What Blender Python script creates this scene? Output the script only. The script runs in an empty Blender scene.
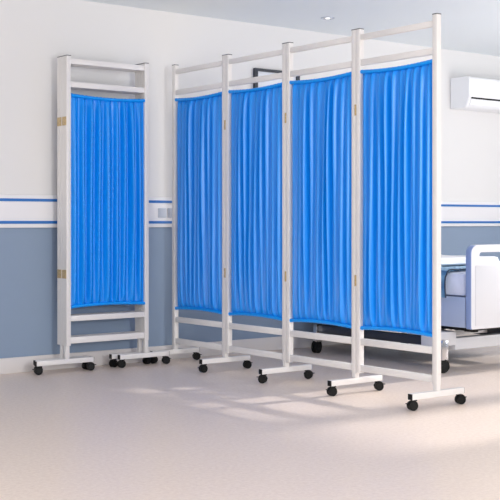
import bpy, bmesh, math, random
from mathutils import Vector, Matrix, noise
random.seed(7)
C = bpy.context.scene.collection
PI = math.pi

# ------------------------------------------------------------------ materials
def lin(c):
    return tuple(((v/255)/12.92 if v/255 <= .04045 else ((v/255+.055)/1.055)**2.4) for v in c) + (1,)

def mat(name, rgb, rough=.5, metal=0, spec=.5, noise_amt=0, noise_scale=20, bump=0, bump_scale=60, coat=0, sheen=0, trans=0, emis=None):
    m = bpy.data.materials.new(name); m.use_nodes = True
    nt = m.node_tree; b = nt.nodes['Principled BSDF']; out = nt.nodes['Material Output']
    b.inputs['Base Color'].default_value = lin(rgb)
    b.inputs['Roughness'].default_value = rough
    b.inputs['Metallic'].default_value = metal
    b.inputs['Specular IOR Level'].default_value = spec
    b.inputs['Coat Weight'].default_value = coat
    b.inputs['Sheen Weight'].default_value = sheen
    tc = nt.nodes.new('ShaderNodeTexCoord')
    if noise_amt:
        n = nt.nodes.new('ShaderNodeTexNoise'); n.inputs['Scale'].default_value = noise_scale; n.inputs['Detail'].default_value = 6
        nt.links.new(tc.outputs['Object'], n.inputs['Vector'])
        r = nt.nodes.new('ShaderNodeValToRGB')
        a = lin(tuple(max(0, v*(1-noise_amt)) for v in rgb)); z = lin(tuple(min(255, v*(1+noise_amt)) for v in rgb))
        r.color_ramp.elements[0].position = .3; r.color_ramp.elements[1].position = .7
        r.color_ramp.elements[0].color = a; r.color_ramp.elements[1].color = z
        nt.links.new(n.outputs['Fac'], r.inputs['Fac']); nt.links.new(r.outputs['Color'], b.inputs['Base Color'])
    if bump:
        n2 = nt.nodes.new('ShaderNodeTexNoise'); n2.inputs['Scale'].default_value = bump_scale; n2.inputs['Detail'].default_value = 4
        nt.links.new(tc.outputs['Object'], n2.inputs['Vector'])
        bp = nt.nodes.new('ShaderNodeBump'); bp.inputs['Strength'].default_value = bump; bp.inputs['Distance'].default_value = .01
        nt.links.new(n2.outputs['Fac'], bp.inputs['Height']); nt.links.new(bp.outputs['Normal'], b.inputs['Normal'])
    if trans:
        t = nt.nodes.new('ShaderNodeBsdfTranslucent'); t.inputs['Color'].default_value = lin(rgb)
        mx = nt.nodes.new('ShaderNodeMixShader'); mx.inputs[0].default_value = trans
        nt.links.new(b.outputs[0], mx.inputs[1]); nt.links.new(t.outputs[0], mx.inputs[2]); nt.links.new(mx.outputs[0], out.inputs['Surface'])
    if emis:
        b.inputs['Emission Color'].default_value = (1, .97, .92, 1); b.inputs['Emission Strength'].default_value = emis
    return m

M = {}
M['powder'] = mat('white_powder_coat', (232, 229, 228), .35)
M['cap'] = mat('grey_post_cap', (95, 97, 102), .5)
M['black'] = mat('black_plastic', (9, 9, 10), .5, spec=.3)
M['rubber'] = mat('black_wheel_rubber', (7, 7, 8), .6, spec=.3)
M['brass'] = mat('tan_brass_hinge', (196, 172, 130), .45, metal=.2, noise_amt=.12, noise_scale=120)
M['cloth'] = mat('blue_polyester', (0, 144, 242), .32, spec=.5, bump=.02, bump_scale=400)
M['cloth'].node_tree.nodes['Principled BSDF'].inputs['Sheen Tint'].default_value = (.35, .8, 1, 1)
M['cloth'].node_tree.nodes['Principled BSDF'].inputs['Sheen Roughness'].default_value = .35
M['hem'] = mat('blue_polyester_hem', (0, 152, 250), .35, spec=.5, bump=.15, bump_scale=200)
M['ceiling'] = mat('ceiling_paint', (238, 244, 248), .9, bump=.02)
M['rail_white'] = mat('rail_white', (238, 237, 240), .4)
M['rail_blue'] = mat('rail_blue', (46, 114, 192), .4)
M['base'] = mat('baseboard_grey', (222, 217, 216), .5)
M['ac'] = mat('air_conditioner_plastic', (246, 247, 250), .3)
M['frame'] = mat('dark_frame', (52, 56, 66), .4)
M['paper'] = mat('white_print', (228, 232, 240), .7, noise_amt=.01, noise_scale=4)
M['socket'] = mat('grey_switch', (196, 203, 216), .4)
M['bedwhite'] = mat('bed_white_plastic', (222, 223, 228), .35)
M['bedblue'] = mat('bed_blue_edge', (150, 170, 212), .4)
M['bedpanel'] = mat('bed_side_panel', (176, 190, 216), .4)
M['mattress'] = mat('mattress_cover', (228, 234, 250), .6, noise_amt=.02, noise_scale=15)
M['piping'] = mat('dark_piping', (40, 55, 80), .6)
M['sheet'] = mat('white_bedding', (240, 241, 246), .85, bump=.1, bump_scale=30)
M['chrome'] = mat('chrome', (215, 215, 218), .2, metal=1)
M['glow'] = mat('lamp_glow', (255, 255, 255), .5, emis=1.2)
M['glassy'] = mat('lamp_reflector', (210, 212, 218), .2, metal=.6)

def blanket_mat():
    m = mat('teal_blue_blanket', (62, 116, 158), .9, sheen=.3)
    nt = m.node_tree; b = nt.nodes['Principled BSDF']
    tc = nt.nodes.new('ShaderNodeTexCoord')
    w = nt.nodes.new('ShaderNodeTexWave'); w.inputs['Scale'].default_value = 9; w.inputs['Distortion'].default_value = 2.5; w.inputs['Detail'].default_value = 3
    nt.links.new(tc.outputs['Object'], w.inputs['Vector'])
    r = nt.nodes.new('ShaderNodeValToRGB'); r.color_ramp.elements[0].color = lin((60, 118, 165)); r.color_ramp.elements[1].color = lin((125, 178, 210))
    nt.links.new(w.outputs['Fac'], r.inputs['Fac']); nt.links.new(r.outputs['Color'], b.inputs['Base Color'])
    bp = nt.nodes.new('ShaderNodeBump'); bp.inputs['Strength'].default_value = .5; bp.inputs['Distance'].default_value = .01
    nt.links.new(w.outputs['Fac'], bp.inputs['Height']); nt.links.new(bp.outputs['Normal'], b.inputs['Normal'])
    return m
M['blanket'] = blanket_mat()

def wall_mat():
    # warm white paint above the bumper rail, blue paint below it
    m = mat('two_tone_wall_paint', (228, 226, 228), .75)
    nt = m.node_tree; b = nt.nodes['Principled BSDF']
    tc = nt.nodes.new('ShaderNodeTexCoord'); sx = nt.nodes.new('ShaderNodeSeparateXYZ')
    nt.links.new(tc.outputs['Object'], sx.inputs[0])
    gt = nt.nodes.new('ShaderNodeMath'); gt.operation = 'GREATER_THAN'; gt.inputs[1].default_value = 1.0
    nt.links.new(sx.outputs['Z'], gt.inputs[0])
    mx = nt.nodes.new('ShaderNodeMix'); mx.data_type = 'RGBA'
    mx.inputs['A'].default_value = lin((138, 156, 180)); mx.inputs['B'].default_value = lin((230, 229, 229))
    nt.links.new(gt.outputs[0], mx.inputs['Factor']); nt.links.new(mx.outputs['Result'], b.inputs['Base Color'])
    n = nt.nodes.new('ShaderNodeTexNoise'); n.inputs['Scale'].default_value = 180
    nt.links.new(tc.outputs['Object'], n.inputs['Vector'])
    bp = nt.nodes.new('ShaderNodeBump'); bp.inputs['Strength'].default_value = .03; bp.inputs['Distance'].default_value = .005
    nt.links.new(n.outputs['Fac'], bp.inputs['Height']); nt.links.new(bp.outputs['Normal'], b.inputs['Normal'])
    return m
M['wall'] = wall_mat()

def floor_mat():
    m = mat('vinyl_floor', (188, 178, 175), .38, spec=.4)
    nt = m.node_tree; b = nt.nodes['Principled BSDF']
    tc = nt.nodes.new('ShaderNodeTexCoord')
    n1 = nt.nodes.new('ShaderNodeTexNoise'); n1.inputs['Scale'].default_value = 55; n1.inputs['Detail'].default_value = 8; n1.inputs['Roughness'].default_value = .7
    nt.links.new(tc.outputs['Object'], n1.inputs['Vector'])
    r = nt.nodes.new('ShaderNodeValToRGB'); r.color_ramp.elements[0].position = .3; r.color_ramp.elements[1].position = .72
    r.color_ramp.elements[0].color = lin((220, 202, 190)); r.color_ramp.elements[1].color = lin((240, 225, 213))
    nt.links.new(n1.outputs['Fac'], r.inputs['Fac']); nt.links.new(r.outputs['Color'], b.inputs['Base Color'])
    return m
M['floor'] = floor_mat()

# ------------------------------------------------------------------ helpers
def tag(o, label=None, cat=None, group=None, kind=None):
    if label: o['label'] = label
    if cat: o['category'] = cat
    if group: o['group'] = group
    if kind: o['kind'] = kind
    return o

def empty(name, loc, label, cat, group=None):
    o = bpy.data.objects.new(name, None); C.objects.link(o); o.location = loc; o.empty_display_size = .1
    return tag(o, label, cat, group)

def finish(name, bm, m, parent=None, smooth=False, kind=None):
    """bm is in world coordinates; parent sits at its own world location without rotation"""
    bmesh.ops.recalc_face_normals(bm, faces=bm.faces)
    me = bpy.data.meshes.new(name); bm.to_mesh(me); bm.free()
    if isinstance(m, (list, tuple)):
        for q in m: me.materials.append(q)
    else:
        me.materials.append(m)
    if smooth:
        for p in me.polygons: p.use_smooth = True
        try: me.set_sharp_from_angle(angle=math.radians(38))
        except Exception: pass
    o = bpy.data.objects.new(name, me); C.objects.link(o)
    # put the origin at the mesh's centre so that parent offsets are true
    off = Vector((0, 0, 0))
    if parent:
        p = parent; off = Vector((0, 0, 0))
        while p: off += p.location; p = p.parent
        o.parent = parent
    if parent:
        me.transform(Matrix.Translation(-off))
    if kind: o['kind'] = kind
    return o

def box(bm, x0, x1, y0, y1, z0, z1, bev=0, seg=2, mi=0):
    r = bmesh.ops.create_cube(bm, size=1)
    vs = r['verts']
    for v in vs:
        v.co = Vector(((x0+x1)/2 + v.co.x*(x1-x0), (y0+y1)/2 + v.co.y*(y1-y0), (z0+z1)/2 + v.co.z*(z1-z0)))
    fs = {f for v in vs for f in v.link_faces}
    for f in fs: f.material_index = mi
    if bev:
        es = list({e for v in vs for e in v.link_edges})
        bmesh.ops.bevel(bm, geom=es, offset=bev, segments=seg, profile=.5, affect='EDGES')

def B(name, x0, x1, y0, y1, z0, z1, m, parent=None, bev=0, kind=None):
    bm = bmesh.new(); box(bm, x0, x1, y0, y1, z0, z1, bev)
    return finish(name, bm, m, parent, smooth=bev > 0, kind=kind)

def cyl(bm, c, axis, r, h, seg=24, r2=None, mi=0):
    d = Vector(axis).normalized()
    q = Vector((0, 0, 1)).rotation_difference(d).to_matrix().to_4x4()
    mtx = Matrix.Translation(Vector(c)) @ q
    k = bmesh.ops.create_cone(bm, cap_ends=True, segments=seg, radius1=r, radius2=r if r2 is None else r2, depth=h, matrix=mtx)
    for f in {f for v in k['verts'] for f in v.link_faces}: f.material_index = mi

def prism(bm, pts, axis, a0, a1, mi=0):
    """extrude polygon pts (2D) along axis 'x' (pts = y,z) or 'y' (pts = x,z)"""
    mk = (lambda p, a: Vector((a, p[0], p[1]))) if axis == 'x' else (lambda p, a: Vector((p[0], a, p[1])))
    A = [bm.verts.new(mk(p, a0)) for p in pts]; Z = [bm.verts.new(mk(p, a1)) for p in pts]
    fs = [bm.faces.new(A), bm.faces.new(Z)]
    n = len(pts)
    for i in range(n): fs.append(bm.faces.new((A[i], A[(i+1) % n], Z[(i+1) % n], Z[i])))
    for f in fs: f.material_index = mi

def rrect(x0, x1, z0, z1, r, n=8):
    pts = []
    rs = r if isinstance(r, (list, tuple)) else [r]*4
    for (cx, cz, a0, rr) in ((x1-rs[0], z1-rs[0], 0, rs[0]), (x0+rs[1], z1-rs[1], 90, rs[1]), (x0+rs[2], z0+rs[2], 180, rs[2]), (x1-rs[3], z0+rs[3], 270, rs[3])):
        for i in range(n+1):
            a = math.radians(a0 + 90*i/n); pts.append((cx+rr*math.cos(a), cz+rr*math.sin(a)))
    return pts

def tube(bm, pts, r, seg=10):
    pts = [Vector(p) for p in pts]; rings = []
    for i, p in enumerate(pts):
        t = (pts[min(i+1, len(pts)-1)] - pts[max(i-1, 0)]).normalized()
        s = t.cross(Vector((0, 0, 1)));
        if s.length < 1e-4: s = Vector((1, 0, 0))
        s.normalize(); u = s.cross(t)
        rr = r(i/(len(pts)-1)) if callable(r) else r
        rings.append([bm.verts.new(p + s*math.cos(2*PI*k/seg)*rr + u*math.sin(2*PI*k/seg)*rr) for k in range(seg)])
    for a, b in zip(rings, rings[1:]):
        for k in range(seg): bm.faces.new((a[k], a[(k+1) % seg], b[(k+1) % seg], b[k]))
    bm.faces.new(rings[0]); bm.faces.new(rings[-1])

# ------------------------------------------------------------------ room
WY = 6.53; H = 2.38; XR = 8.9; XL = -3.0; YF = -2.5
B('floor', XL, XR+.15, YF, WY+.15, -.1, 0, M['floor'], kind='structure')
B('ceiling', XL, XR+.15, YF, WY+.15, H, H+.1, M['ceiling'], kind='structure')
B('wall_back', XL, XR+.15, WY, WY+.15, 0, H, M['wall'], kind='structure')
B('baseboard_back', XL, XR, WY-.014, WY, 0, .097, M['base'], bev=.003, kind='structure')
B('trim_1', XL, XR, WY-.022, WY, .905, 1.111, M['rail_white'], bev=.004, kind='structure')
B('trim_2', XL, XR, WY-.026, WY-.021, 1.070, 1.0875, M['rail_blue'], bev=.001, kind='structure')
B('trim_3', XL, XR, WY-.026, WY-.021, .930, .948, M['rail_blue'], bev=.001, kind='structure')

# right wall with the windows the sun comes through
def right_wall():
    bm = bmesh.new()
    wins = [(-.9, .5), (1.0, 2.4), (2.9, 3.66), (3.84, 4.62), (4.8, 5.2)]
    z0, z1 = .25, 2.2
    box(bm, XR, XR+.15, YF, WY, 0, z0); box(bm, XR, XR+.15, YF, WY, z1, H)
    ys = [YF] + [v for w in wins for v in w] + [WY]
    for a, b in zip(ys[::2], ys[1::2]): box(bm, XR, XR+.15, a, b, z0, z1)
    finish('wall_right', bm, M['wall'], kind='structure')
    for i, (a, b) in enumerate(wins):
        bm = bmesh.new(); t = .035
        box(bm, XR+.05, XR+.1, a, a+t, z0, z1); box(bm, XR+.05, XR+.1, b-t, b, z0, z1)
        box(bm, XR+.05, XR+.1, a, b, z0, z0+t); box(bm, XR+.05, XR+.1, a, b, z1-t, z1)
        finish('window_%d' % (i+1), bm, M['rail_white'], kind='structure')
right_wall()

# ------------------------------------------------------------------ casters and feet
def caster(parent, x, y, ztop, ang, r=.0245):
    bm = bmesh.new()
    a = Vector((math.cos(ang), math.sin(ang), 0)); s = Vector((-a.y, a.x, 0))
    off = a*.012
    c = Vector((x, y, r)) + off
    for k in (-1, 1):
        w = c + s*k*.0095
        cyl(bm, w, s, r, .013, 28, mi=1)
        cyl(bm, w + s*k*.0067, s, r*.55, .0015, 20, mi=0)
    cyl(bm, c, s, .004, .026, 12)
    # hood bridging the two wheels
    pr = []
    n = 12
    for i in range(n+1):
        t = math.radians(25 + 150*i/n); pr.append((math.cos(t)*(r+.005), math.sin(t)*(r+.003)))
    inner = [(q[0]*.7, q[1]*.7) for q in reversed(pr)]
    poly = pr + inner
    vsA = []; vsB = []
    for q in poly:
        base = c + a*q[0] + Vector((0, 0, q[1]))
        vsA.append(bm.verts.new(base - s*.0045)); vsB.append(bm.verts.new(base + s*.0045))
    m_ = len(poly)
    for i in range(n):
        j = m_-1-i
        bm.faces.new((vsA[i], vsA[i+1], vsA[j-1], vsA[j])); bm.faces.new((vsB[i], vsB[i+1], vsB[j-1], vsB[j]))
    for i in range(m_):
        bm.faces.new((vsA[i], vsA[(i+1) % m_], vsB[(i+1) % m_], vsB[i]))
    # brake tab and swivel plate
    tb = c + a*(r+.004) + Vector((0, 0, r*.35))
    b0 = len(bm.verts)
    box(bm, tb.x-.007, tb.x+.007, tb.y-.007, tb.y+.007, tb.z, tb.z+.004, .001, 1)
    cyl(bm, (x, y, ztop-.003), (0, 0, 1), .013, .006, 20)
    cyl(bm, (x, y, (ztop+r*1.6)/2), (0, 0, 1), .006, ztop-r*1.6, 12)
    return finish('caster', bm, [M['black'], M['rubber']], parent, smooth=True)

BZ0, BZ1 = .054, .085
def foot(root, x0, x1, y, angs, hw=.0155):
    f = B('foot_beam', x0, x1, y-hw, y+hw, BZ0, BZ1, M['powder'], root, bev=.002)
    bm = bmesh.new(); box(bm, x0-.004, x0+.001, y-hw+.001, y+hw-.001, BZ0+.001, BZ1-.001, .001, 1)
    e = finish('end_cap', bm, M['black'], f); e['label'] = 'black plastic plug in the foot beam end'
    bm = bmesh.new(); box(bm, x1-.001, x1+.003, y-hw+.001, y+hw-.001, BZ0+.001, BZ1-.001, .001, 1)
    finish('end_cap', bm, M['cap'], f)
    caster(f, x0+.03, y, BZ0, angs[0]); caster(f, x1-.03, y, BZ0, angs[1])
    return f

# ------------------------------------------------------------------ curtain
def curtain(root, org, uvec, nvec, width, zb, zt, seed, sag=.011, folds=13, bulge=0, skew=1.0):
    """pleated cloth; u runs along the panel, n points to the viewer's side"""
    rnd = random.Random(seed)
    U = Vector(uvec); N = Vector(nvec); O = Vector(org)
    nu, nv = 230, 72
    ph = [rnd.uniform(0, 6.28) for _ in range(8)]
    amp = [rnd.uniform(.8, 1.1) for _ in range(folds+2)]
    edges = [0]
    for _ in range(folds): edges.append(edges[-1] + rnd.uniform(.8, 1.25))
    edges = [e/edges[-1] for e in edges]
    def top(u): return zt - 4*sag*u*(1-u)
    def bot(u): return zb + 4*sag*u*(1-u)
    def fold(u, v):
        drift = .005*math.sin(2.6*v+ph[0]+5*u) + .002*math.sin(7*v+ph[1]+9*u)
        uu = min(max(u + drift*min(1, 6*u)*min(1, 6*(1-u)), 0), 1)
        k = 0
        while k < folds-1 and edges[k+1] < uu: k += 1
        t = (uu-edges[k])/(edges[k+1]-edges[k])
        s = .5-.5*math.cos(2*PI*(t**skew))
        d = (s**1.35)*.046*(amp[k]*(.85+.15*math.sin(4*v+k*1.7)))
        # finer gathers run out of both hems
        g = math.exp(-(1-v)/.09) + .9*math.exp(-v/.13)
        f1 = math.sin(2*PI*uu*folds*2.1 + ph[2] + 1.3*math.sin(9*v+k))
        f2 = math.sin(2*PI*uu*folds*3.3 + ph[3])
        d = d*(1-.35*min(1, g)) + g*(.0026*f1 + .0014*f2) + .0004*math.sin(2*PI*uu*folds*1.9+ph[4]+3*v)
        p = noise.noise(Vector((u*22, v*5+seed*3, seed)))
        return d + .0015*p
    bm = bmesh.new(); grid = []
    for j in range(nv+1):
        v = j/nv; row = []
        for i in range(nu+1):
            u = i/nu
            z = bot(u) + (top(u)-bot(u))*v
            w = u*width
            if bulge: w += bulge*math.exp(-((v-.62)/.16)**2)*max(0, (u-.85)/.15)**2
            edge = min(1, 12*u, 12*(1-u))
            pinch = 1-.75*math.exp(-(1-v)/.012)-.75*math.exp(-v/.012)
            p = O + U*w + N*(fold(u, v)*edge*max(.1, pinch))
            row.append(bm.verts.new((p.x, p.y, z)))
        grid.append(row)
    for j in range(nv):
        for i in range(nu):
            bm.faces.new((grid[j][i], grid[j][i+1], grid[j+1][i+1], grid[j+1][i]))
    c = finish('curtain', bm, M['cloth'], root, smooth=False)
    for p in c.data.polygons: p.use_smooth = True
    c['label'] = 'bright blue pleated curtain cloth'
    for fn, dz in ((top, 0), (bot, 0)):
        bm = bmesh.new(); pts = []
        for i in range(61):
            u = i/60
            p = O + U*(u*width) + N*.012
            pts.append((p.x, p.y, fn(u)+dz))
        tube(bm, pts, lambda t: .0105 + .0009*math.sin(t*folds*2*PI*2.3+ph[5]) + .0006*math.sin(t*97), 12)
        finish('curtain_hem', bm, M['hem'], c, smooth=True)
    return c

def post(root, x, y, z0, z1, w):
    h = w/2
    p = B('post', x-h, x+h, y-h, y+h, z0, z1-.004, M['powder'], root, bev=.0035)
    bm = bmesh.new(); box(bm, x-h-.0005, x+h+.0005, y-h-.0005, y+h+.0005, z1-.005, z1, .0012, 1)
    c = finish('post_cap', bm, M['cap'], p); c['label'] = 'grey plastic cap on top of the post'
    return p

# ------------------------------------------------------------------ extended four panel screen
X0 = 4.287; W = .033; YN = 3.994; PW = .6035
ang = [2.8, -.3, 2.9, -.5, 2.2, -.9, 3.0, -.2, 2.1, -.35]
ms = empty('folding_screen', (X0, YN+2*PW, 0), 'white metal four panel privacy screen standing fully opened out with blue pleated curtains on castors', 'privacy screen')
for i in range(4):
    y0 = YN + i*PW; y1 = y0 + PW
    yn, yf = y0 + W/2 + .0006, y1 - W/2 - .0006
    zlow = .114
    post(ms, X0, yn, zlow, 2.0, W); post(ms, X0, yf, zlow, 2.0, W)
    for a, b in ((1.936, 1.966), (1.795, 1.828), (.269, .304), (.125, .160)):
        B('rail', X0-.012, X0+.012, y0+W, y1-W, a, b, M['powder'], ms, bev=.002)
    curtain(ms, (X0+.008, y0+W+.001, 0), (0, 1, 0), (-1, 0, 0), PW-2*W-.002, .362, 1.762, 11+i, folds=10, skew=1.25)
# legs, feet and the hinges of the joints
legs = [YN+W/2] + [YN+i*PW+W/2 for i in (1, 2, 3)] + [YN+4*PW-W/2]
for i, y in enumerate(legs):
    B('leg', X0-.014, X0+.014, y-.014, y+.014, BZ1, .135, M['powder'], ms, bev=.002)
    foot(ms, X0-.19, X0+.19, y, (ang[2*i], ang[2*i+1]))
for i in (1, 2, 3):
    y = YN+i*PW
    for z in (1.555, .62):
        h = B('hinge', X0-W/2-.0016, X0-W/2+.0005, y-.007, y+.007, z-.03, z+.03, M['brass'], ms, bev=.0005); h['label'] = 'small tan metal hinge joining two panels'

# ------------------------------------------------------------------ folded screen against the wall
XA, XB = 3.426, 4.033; YB = 6.320; T = .031
fs = empty('folding_screen', ((XA+XB)/2, YB+.06, 0), 'white metal privacy screen folded flat into a stack beside the back wall', 'privacy screen')
for i in range(4):
    yc = YB + T/2 + i*(T+.0006)
    post(fs, XA+W/2, yc, .168, 1.983, T); post(fs, XB-W/2, yc, .168, 1.983, T)
    for a, b in ((1.930, 1.963), (1.784, 1.819), (.320, .355), (.181, .220)):
        B('rail', XA+W-.001, XB-W+.001, yc-.011, yc+.011, a, b, M['powder'], fs, bev=.002)
    if i == 0:
        curtain(fs, (XA+W, YB+.016, 0), (1, 0, 0), (0, -1, 0), XB-XA-2*W, .410, 1.735, 31, folds=9, bulge=.012, skew=.8)
for k in (0, 2):
    for z in (1.572, .615):
        ya = YB + k*(T+.0006) + T
        h = B('hinge', XA-.0015, XA+.002, ya-.026, ya+.026, z-.027, z+.027, M['brass'], fs, bev=.0005); h['label'] = 'tan metal hinge on the folded edge'
for (xc, yc, x0, x1, an) in ((XA+W/2+.003, YB+.034, 3.232, 3.632, (2.9, -.3)), (XA+W/2+.003, YB+.085, 3.252, 3.632, (3.6, .1)),
                         (XB-W/2, YB+T/2, 3.815, 4.192, (3.0, -.2)), (XB-W/2-.004, YB+.079, 3.790, 4.085, (3.4, .2))):
    B('leg', xc-.0135, xc+.0135, yc-.0135, yc+.0135, BZ1, .20, M['powder'], fs, bev=.002)
    foot(fs, x0, x1, yc, an, hw=.0145)

# ------------------------------------------------------------------ wall fittings
for x, lb in ((4.257, 'left of the two small grey switch plates on the white wall rail'), (4.335, 'right of the two small grey switch plates on the white wall rail')):
    s = empty('switch_plate', (x, WY-.022, 1.003), lb, 'switch', 'switch plates on the wall rail')
    B('plate', x-.033, x+.033, WY-.029, WY-.0215, .970, 1.036, M['socket'], s, bev=.003)
    B('rocker', x-.024, x+.024, WY-.033, WY-.028, .978, 1.028, M['socket'], s, bev=.002)

pf = empty('picture_frame', (5.27, WY, 1.75), 'dark framed white picture hung high on the back wall', 'picture')
px0, px1, pz0, pz1, t = 5.056, 5.482, 1.42, 2.056, .03
bm = bmesh.new()
box(bm, px0, px0+t, WY-.025, WY-.0005, pz0, pz1, .002, 1); box(bm, px1-t, px1, WY-.025, WY-.0005, pz0, pz1, .002, 1)
box(bm, px0+t, px1-t, WY-.025, WY-.0005, pz1-t*.7, pz1, .002, 1); box(bm, px0+t, px1-t, WY-.025, WY-.0005, pz0, pz0+t*.7, .002, 1)
finish('frame', bm, M['frame'], pf)
B('print', px0+t, px1-t, WY-.012, WY-.0008, pz0+t*.7, pz1-t*.7, M['paper'], pf)

# air conditioner
ax0, ax1, azb, azt = 7.139, 7.97, 1.885, 2.142
ac = empty('air_conditioner', ((ax0+ax1)/2, WY, azb), 'white wall mounted split air conditioner high on the back wall', 'air conditioner')
prof = [(WY-.001, azb), (WY-.001, azt), (WY-.175, azt)]
for i in range(6):
    a = math.radians(90*i/5); prof.append((WY-.180-.03*math.sin(a), azt-.03+.03*math.cos(a)))
prof += [(WY-.213, azb+.085), (WY-.180, azb+.018), (WY-.165, azb+.004), (WY-.145, azb)]
bm = bmesh.new(); prism(bm, prof, 'x', ax0, ax1)
bmesh.ops.bevel(bm, geom=[e for e in bm.edges if abs(e.verts[0].co.x-e.verts[1].co.x) < 1e-6], offset=.006, segments=3, affect='EDGES')
finish('body', bm, M['ac'], ac, smooth=True)
def acp(s, d):   # point on the sloped mouth, s from its top edge down, d outward
    p0 = Vector((0, WY-.213, azb+.085)); p1 = Vector((0, WY-.180, azb+.018))
    dr = (p1-p0).normalized(); nn = Vector((0, dr.z, -dr.y)); nn = nn if nn.y < 0 else -nn
    q = p0 + dr*s + nn*d; return (q.y, q.z)
bm = bmesh.new(); prism(bm, [acp(.000, .0025), acp(.013, .0025), acp(.013, -.01), acp(.000, -.01)], 'x', ax0+.025, ax1-.025)
v = finish('air_outlet', bm, M['black'], ac); v['label'] = 'dark slot of the air outlet'
bm = bmesh.new(); prism(bm, [acp(.015, .001), acp(.015, .006), acp(.066, .007), acp(.066, .001)], 'x', ax0+.03, ax1-.03)
finish('louver', bm, M['ac'], ac)
B('display', 7.78, 7.83, WY-.2145, WY-.209, azb+.075, azb+.10, M['black'], ac, bev=.001)['label'] = 'small dark display window'

# downlight
dx, dy = 5.336, 6.03
dl = empty('downlight', (dx, dy, H), 'small round recessed spotlight in the white ceiling', 'ceiling light')
bm = bmesh.new()
seg = 40
prf = [(.032, H-.0005), (.032, H-.004), (.046, H-.006), (.050, H-.003), (.050, H-.0005)]
rings = [[bm.verts.new((dx+r*math.cos(2*PI*k/seg), dy+r*math.sin(2*PI*k/seg), z)) for k in range(seg)] for r, z in prf]
for a, b in zip(rings, rings[1:]):
    for k in range(seg): bm.faces.new((a[k], a[(k+1) % seg], b[(k+1) % seg], b[k]))
finish('trim_ring', bm, M['socket'], dl, smooth=True)
bm = bmesh.new(); cyl(bm, (dx, dy, H-.002), (0, 0, 1), .032, .003, 32); finish('reflector', bm, M['glassy'], dl)
bm = bmesh.new(); cyl(bm, (dx, dy, H-.005), (0, 0, 1), .014, .004, 24); finish('lamp', bm, M['glow'], dl)

# ------------------------------------------------------------------ hospital bed
bx0, bx1, by0, by1 = 5.35, 6.30, 4.72, 6.46
bed = empty('hospital_bed', ((bx0+bx1)/2, (by0+by1)/2, 0), 'white hospital bed on castors standing behind the opened screen', 'bed')
def board(name, y0, y1, z0, z1, hz0, hz1):
    cu = bpy.data.curves.new(name, 'CURVE'); cu.dimensions = '2D'; cu.fill_mode = 'BOTH'
    cu.extrude = (y1-y0)/2-.004; cu.bevel_depth = .004; cu.bevel_resolution = 2
    for pts in (rrect(bx0+.004, bx1-.004, z0, z1, (.05, .05, .012, .012)), rrect(bx0+.075, bx1-.075, hz0, hz1, .022)):
        s = cu.splines.new('POLY'); s.points.add(len(pts)-1); s.use_cyclic_u = True
        for q, p in zip(s.points, pts): q.co = (p[0], p[1], 0, 1)
    o = bpy.data.objects.new('t', cu); C.objects.link(o)
    dg = bpy.context.evaluated_depsgraph_get(); me = bpy.data.meshes.new_from_object(o.evaluated_get(dg))
    bpy.data.objects.remove(o); bpy.data.curves.remove(cu)
    me.transform(Matrix.Rotation(PI/2, 4, 'X')); me.transform(Matrix.Translation((0, (y0+y1)/2, 0)))
    bm = bmesh.new(); bm.from_mesh(me); bpy.data.meshes.remove(me)
    bm.normal_update()
    for f in bm.faces:   # left-facing edge faces of the board take the pale blue
        f.material_index = 1 if abs(f.normal.y) < .75 and f.calc_center_median().x < bx0+.04 and f.normal.x < -.1 else 0
    o = finish(name, bm, [M['bedwhite'], M['bedblue']], bed, smooth=True)
    return o
board('footboard', by0, by0+.045, .282, .795, .690, .757)
board('headboard', by1-.045, by1, .30, .93, .80, .87)
# moulded line inset in the footboard face
B('footboard_inlay', bx0+.038, bx1-.038, by0-.004, by0+.004, .300, .672, M['bedwhite'], bed, bev=.002)
B('side_panel', bx0+.004, bx0+.034, by0+.052, by1-.05, .285, .475, M['bedpanel'], bed, bev=.004)['label'] = 'pale blue grey side panel'
B('side_panel', bx1-.034, bx1-.004, by0+.052, by1-.05, .285, .475, M['bedpanel'], bed, bev=.004)
B('under_frame', bx0+.05, bx1-.05, by0+.06, by1-.06, .262, .399, M['black'], bed, bev=.004)['label'] = 'dark frame under the bed deck'  # black box added to block light and darken the space under the bed
B('bed_deck', bx0+.036, bx1-.036, by0+.05, by1-.05, .40, .474, M['bedpanel'], bed, bev=.004)
# undercarriage
B('base_rail', bx0+.03, bx0+.09, 5.02, 6.22, .145, .20, M['frame'], bed, bev=.004)  # both rails coloured dark to stand in for shade under the bed
B('base_rail', bx1-.09, bx1-.03, 5.02, 6.22, .145, .20, M['frame'], bed, bev=.004)
B('cross_beam', bx0+.09, bx1-.09, 4.93, 4.99, .130, .205, M['bedwhite'], bed, bev=.004)
B('cross_beam', bx0+.09, bx1-.09, 6.12, 6.18, .145, .20, M['frame'], bed, bev=.004)
B('corner_cover', 5.262, 5.445, 4.925, 5.06, .160, .250, M['bedwhite'], bed, bev=.006)
B('lift_column', 5.83, 5.86, 6.20, 6.24, .20, .40, M['bedwhite'], bed, bev=.003)
B('lift_column', 5.75, 5.85, 5.30, 5.40, .20, .40, M['chrome'], bed, bev=.003)
B('lift_arm', bx0+.09, bx1-.09, 5.33, 5.37, .165, .20, M['bedwhite'], bed, bev=.003)
bm = bmesh.new(); box(bm, 5.42, 6.2, 4.80, 4.86, .262, .300, .004, 1); box(bm, 5.46, 5.50, 4.79, 4.88, .25, .29, .004, 1); cyl(bm, (5.50, 4.80, .272), (1, 0, 0), .014, .06, 16)
finish('lift_mechanism', bm, M['black'], bed)['label'] = 'black lifting mechanism under the foot end'
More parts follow.
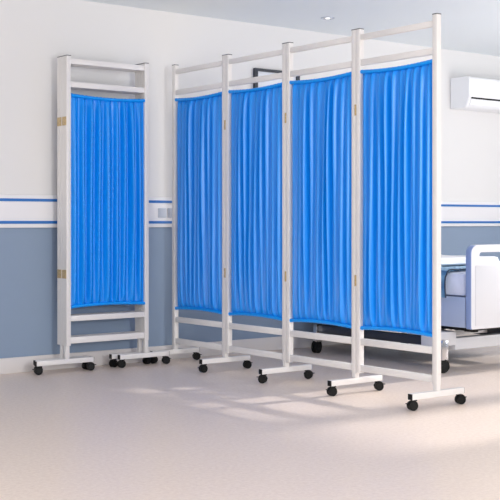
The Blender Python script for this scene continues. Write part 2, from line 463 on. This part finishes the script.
for (x, y, an) in ((5.285, 4.90, 2.5), (bx0+.03, 6.20, 3.5), (bx1-.03, 4.93, .3), (bx1-.03, 6.20, .3)):
    bm = bmesh.new(); a = Vector((math.cos(an), math.sin(an), 0)); s = Vector((-a.y, a.x, 0)); c = Vector((x, y, .045))
    for k in (-1, 1):
        cyl(bm, c+s*k*.013, s, .045, .014, 32, mi=1); cyl(bm, c+s*k*.0205, s, .022, .003, 20, mi=0)
    cyl(bm, c, s, .006, .05, 12)
    w = finish('bed_caster', bm, [M['black'], M['rubber']], bed, smooth=True)
    bm = bmesh.new(); box(bm, x-.022, x+.032, y-.025, y+.012, .080, .205, .004, 2); box(bm, x-.02, x+.02, y-.02, y+.02, .190, .20, .002, 1)
    finish('caster_stem', bm, M['chrome'], w, smooth=True)['label'] = 'chrome castor stem'

def soft_slab(name, x0, x1, y0, y1, zf, th, m, nx=50, ny=60, parent=None, r=.03, drape=None, label=None, cat=None, wob=.004, seed=1):
    """a cloth or cushion lying at height zf(x,y), optional drape down the -x side to z=drape"""
    bm = bmesh.new()
    path = []
    if drape is None:
        xs = [x0+(x1-x0)*i/nx for i in range(nx+1)]
        def P(i, y):
            x = xs[i]; e = min((x-x0), (x1-x), (y-y0), (y1-y))
            k = math.sqrt(max(0, 1-(1-min(1, e/r))**2)) if r else 1
            z = zf(x, y); n = noise.noise(Vector((x*6, y*6, seed)))*wob
            return Vector((x, y, z+th*.25+th*.75*k+n)), Vector((x, y, z+th*.25-th*.25*k))
    bot = []; top = []
    for j in range(ny+1):
        y = y0+(y1-y0)*j/ny; rt = []; rb = []
        for i in range(nx+1):
            a, b = P(i, y); rt.append(bm.verts.new(a)); rb.append(bm.verts.new(b))
        top.append(rt); bot.append(rb)
    for j in range(ny):
        for i in range(nx):
            bm.faces.new((top[j][i], top[j][i+1], top[j+1][i+1], top[j+1][i])); bm.faces.new((bot[j][i], bot[j+1][i], bot[j+1][i+1], bot[j][i+1]))
    for i in range(nx):
        bm.faces.new((top[0][i], bot[0][i], bot[0][i+1], top[0][i+1])); bm.faces.new((top[ny][i], top[ny][i+1], bot[ny][i+1], bot[ny][i]))
    for j in range(ny):
        bm.faces.new((top[j][0], top[j+1][0], bot[j+1][0], bot[j][0])); bm.faces.new((top[j][nx], bot[j][nx], bot[j+1][nx], top[j+1][nx]))
    o = finish(name, bm, m, parent, smooth=True)
    if label: tag(o, label, cat)
    return o

MT = .625
mt = B('mattress', bx0+.012, bx1-.012, by0+.05, by1-.052, .476, MT, M['mattress'], None, bev=.03)
tag(mt, 'pale blue mattress lying on the hospital bed', 'mattress')
# blue blanket across the middle, hanging over the near side
def blanket():
    bm = bmesh.new(); rnd = random.Random(3)
    y0, y1 = 4.90, 5.62
    prof = []      # (x, z, hang) running from the far side over the top and down the near side
    zt = MT+.006
    n1, n2 = 40, 22
    for i in range(n1+1): prof.append((bx1-.02-(bx1-bx0-.03)*i/n1, zt, 0))
    for i in range(1, 7):
        a = PI/2*i/6; prof.append((bx0+.010-.028*math.sin(a), zt-.028*(1-math.cos(a)), 0))
    for i in range(1, n2+1):
        t = i/n2; prof.append((bx0-.018-.006*math.sin(t*3), zt-.028-(.135)*t, t))
    ny = 60; T_ = .007
    up = []; lo = []
    for j in range(ny+1):
        v = j/ny; ru = []; rl = []
        for (x, z, h) in prof:
            fx = (x-bx0)/(bx1-bx0)
            ya = y0 + .10*max(0, min(1, fx*2.2))      # its near edge runs diagonally across the bed
            if h: ya = y0 + .00*h
            y = ya + (y1-ya)*v + .006*math.sin(x*21+z*15)
            n = noise.noise(Vector((x*9, y*9, z*9)))
            if h > 0:
                d = .007*math.sin(y*42+.8*math.sin(z*20))*h
                ru.append(bm.verts.new((x-.004-abs(d)-T_, y, z))); rl.append(bm.verts.new((x-.004-abs(d), y, z)))
            else:
                zz = z + .005*max(0, n) + .007*abs(noise.noise(Vector((x*20, y*14, 4))))
                ru.append(bm.verts.new((x, y, zz+T_))); rl.append(bm.verts.new((x, y, z)))
        up.append(ru); lo.append(rl)
    m_ = len(prof)
    for j in range(ny):
        for i in range(m_-1):
            bm.faces.new((up[j][i], up[j][i+1], up[j+1][i+1], up[j+1][i])); bm.faces.new((lo[j][i], lo[j+1][i], lo[j+1][i+1], lo[j][i+1]))
    for i in range(m_-1):
        bm.faces.new((up[0][i], lo[0][i], lo[0][i+1], up[0][i+1])); bm.faces.new((up[ny][i], up[ny][i+1], lo[ny][i+1], lo[ny][i]))
    for j in range(ny):
        bm.faces.new((up[j][0], up[j+1][0], lo[j+1][0], lo[j][0])); bm.faces.new((up[j][m_-1], lo[j][m_-1], lo[j+1][m_-1], up[j+1][m_-1]))
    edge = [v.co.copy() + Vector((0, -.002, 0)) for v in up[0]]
    o = finish('blanket', bm, M['blanket'], None, smooth=True)
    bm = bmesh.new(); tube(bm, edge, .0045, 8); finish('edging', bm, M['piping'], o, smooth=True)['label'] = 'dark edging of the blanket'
    tag(o, 'teal blue blanket draped over the side of the bed', 'blanket')
blanket()
soft_slab('duvet', bx0+.015, bx1-.015, 5.27, 6.12, lambda x, y: MT+.0195+.003*math.sin((y-5.2)*3), .052, M['sheet'], r=.03, wob=.008,
          label='white folded duvet lying on the blue blanket', cat='duvet', seed=5)
soft_slab('pillow', bx0+.18, bx1-.18, 6.13, 6.40, lambda x, y: MT+.002, .11, M['sheet'], r=.09, wob=.004, nx=40, ny=30,
          label='white pillow at the head end of the bed', cat='pillow', seed=9)

# ------------------------------------------------------------------ light
w = bpy.data.worlds.new('World'); bpy.context.scene.world = w; w.use_nodes = True
bg = w.node_tree.nodes['Background']; bg.inputs['Color'].default_value = (1, .99, .985, 1); bg.inputs['Strength'].default_value = .5
sun = bpy.data.lights.new('sun', 'SUN'); sun.energy = 4.0; sun.angle = math.radians(2.2); sun.color = (1, .95, .9)
so = bpy.data.objects.new('sun', sun); C.objects.link(so)
dirv = Vector((-1, .06, -math.tan(math.radians(21))))
so.rotation_euler = dirv.to_track_quat('-Z', 'Y').to_euler()

def area(name, loc, to, sx, sy, watts, col=(1, 1, 1)):
    l = bpy.data.lights.new(name, 'AREA'); l.shape = 'RECTANGLE'; l.size = sx; l.size_y = sy; l.energy = watts; l.color = col
    o = bpy.data.objects.new(name, l); C.objects.link(o); o.location = loc
    o.rotation_euler = (Vector(to)-Vector(loc)).to_track_quat('-Z', 'Y').to_euler()
area('window_daylight', (-2.2, 3.0, 1.75), (4.3, 5.2, 1.0), 1.8, 1.0, 38, (1, .98, .95))  # added soft key from the left, no window stands there
area('window_daylight', (2.9, -2.2, 1.8), (4.2, 6.0, 1.0), 1.5, .9, 140, (1, .99, .985))  # added front key, unseen, grazing the curtain folds
area('uplighter', (.9, .6, .1), (3.2, 3.6, 2.38), 2.2, 2.2, 97, (.98, .98, 1))  # added fill aimed up to brighten the ceiling, no real lamp here
area('uplighter', (7.5, 3.5, 1.1), (6.9, 4.6, 2.38), 1.2, 2.2, 42, (.97, .98, 1))  # second added fill, unseen, lifting the right part of the ceiling

# ------------------------------------------------------------------ camera
cd = bpy.data.cameras.new('camera'); cam = bpy.data.objects.new('camera', cd); C.objects.link(cam)
cd.sensor_width = 36; cd.lens = 1140/500*36; cd.shift_y = -.056; cd.clip_start = .05
cam.location = (0, 0, .941); cam.rotation_euler = (PI/2, 0, -math.atan2(.610, .792))
bpy.context.scene.camera = cam
vs = bpy.context.scene.view_settings
vs.view_transform = 'Standard'; vs.look = 'None'; vs.gamma = 1; vs.use_curve_mapping = False; vs.exposure = 0
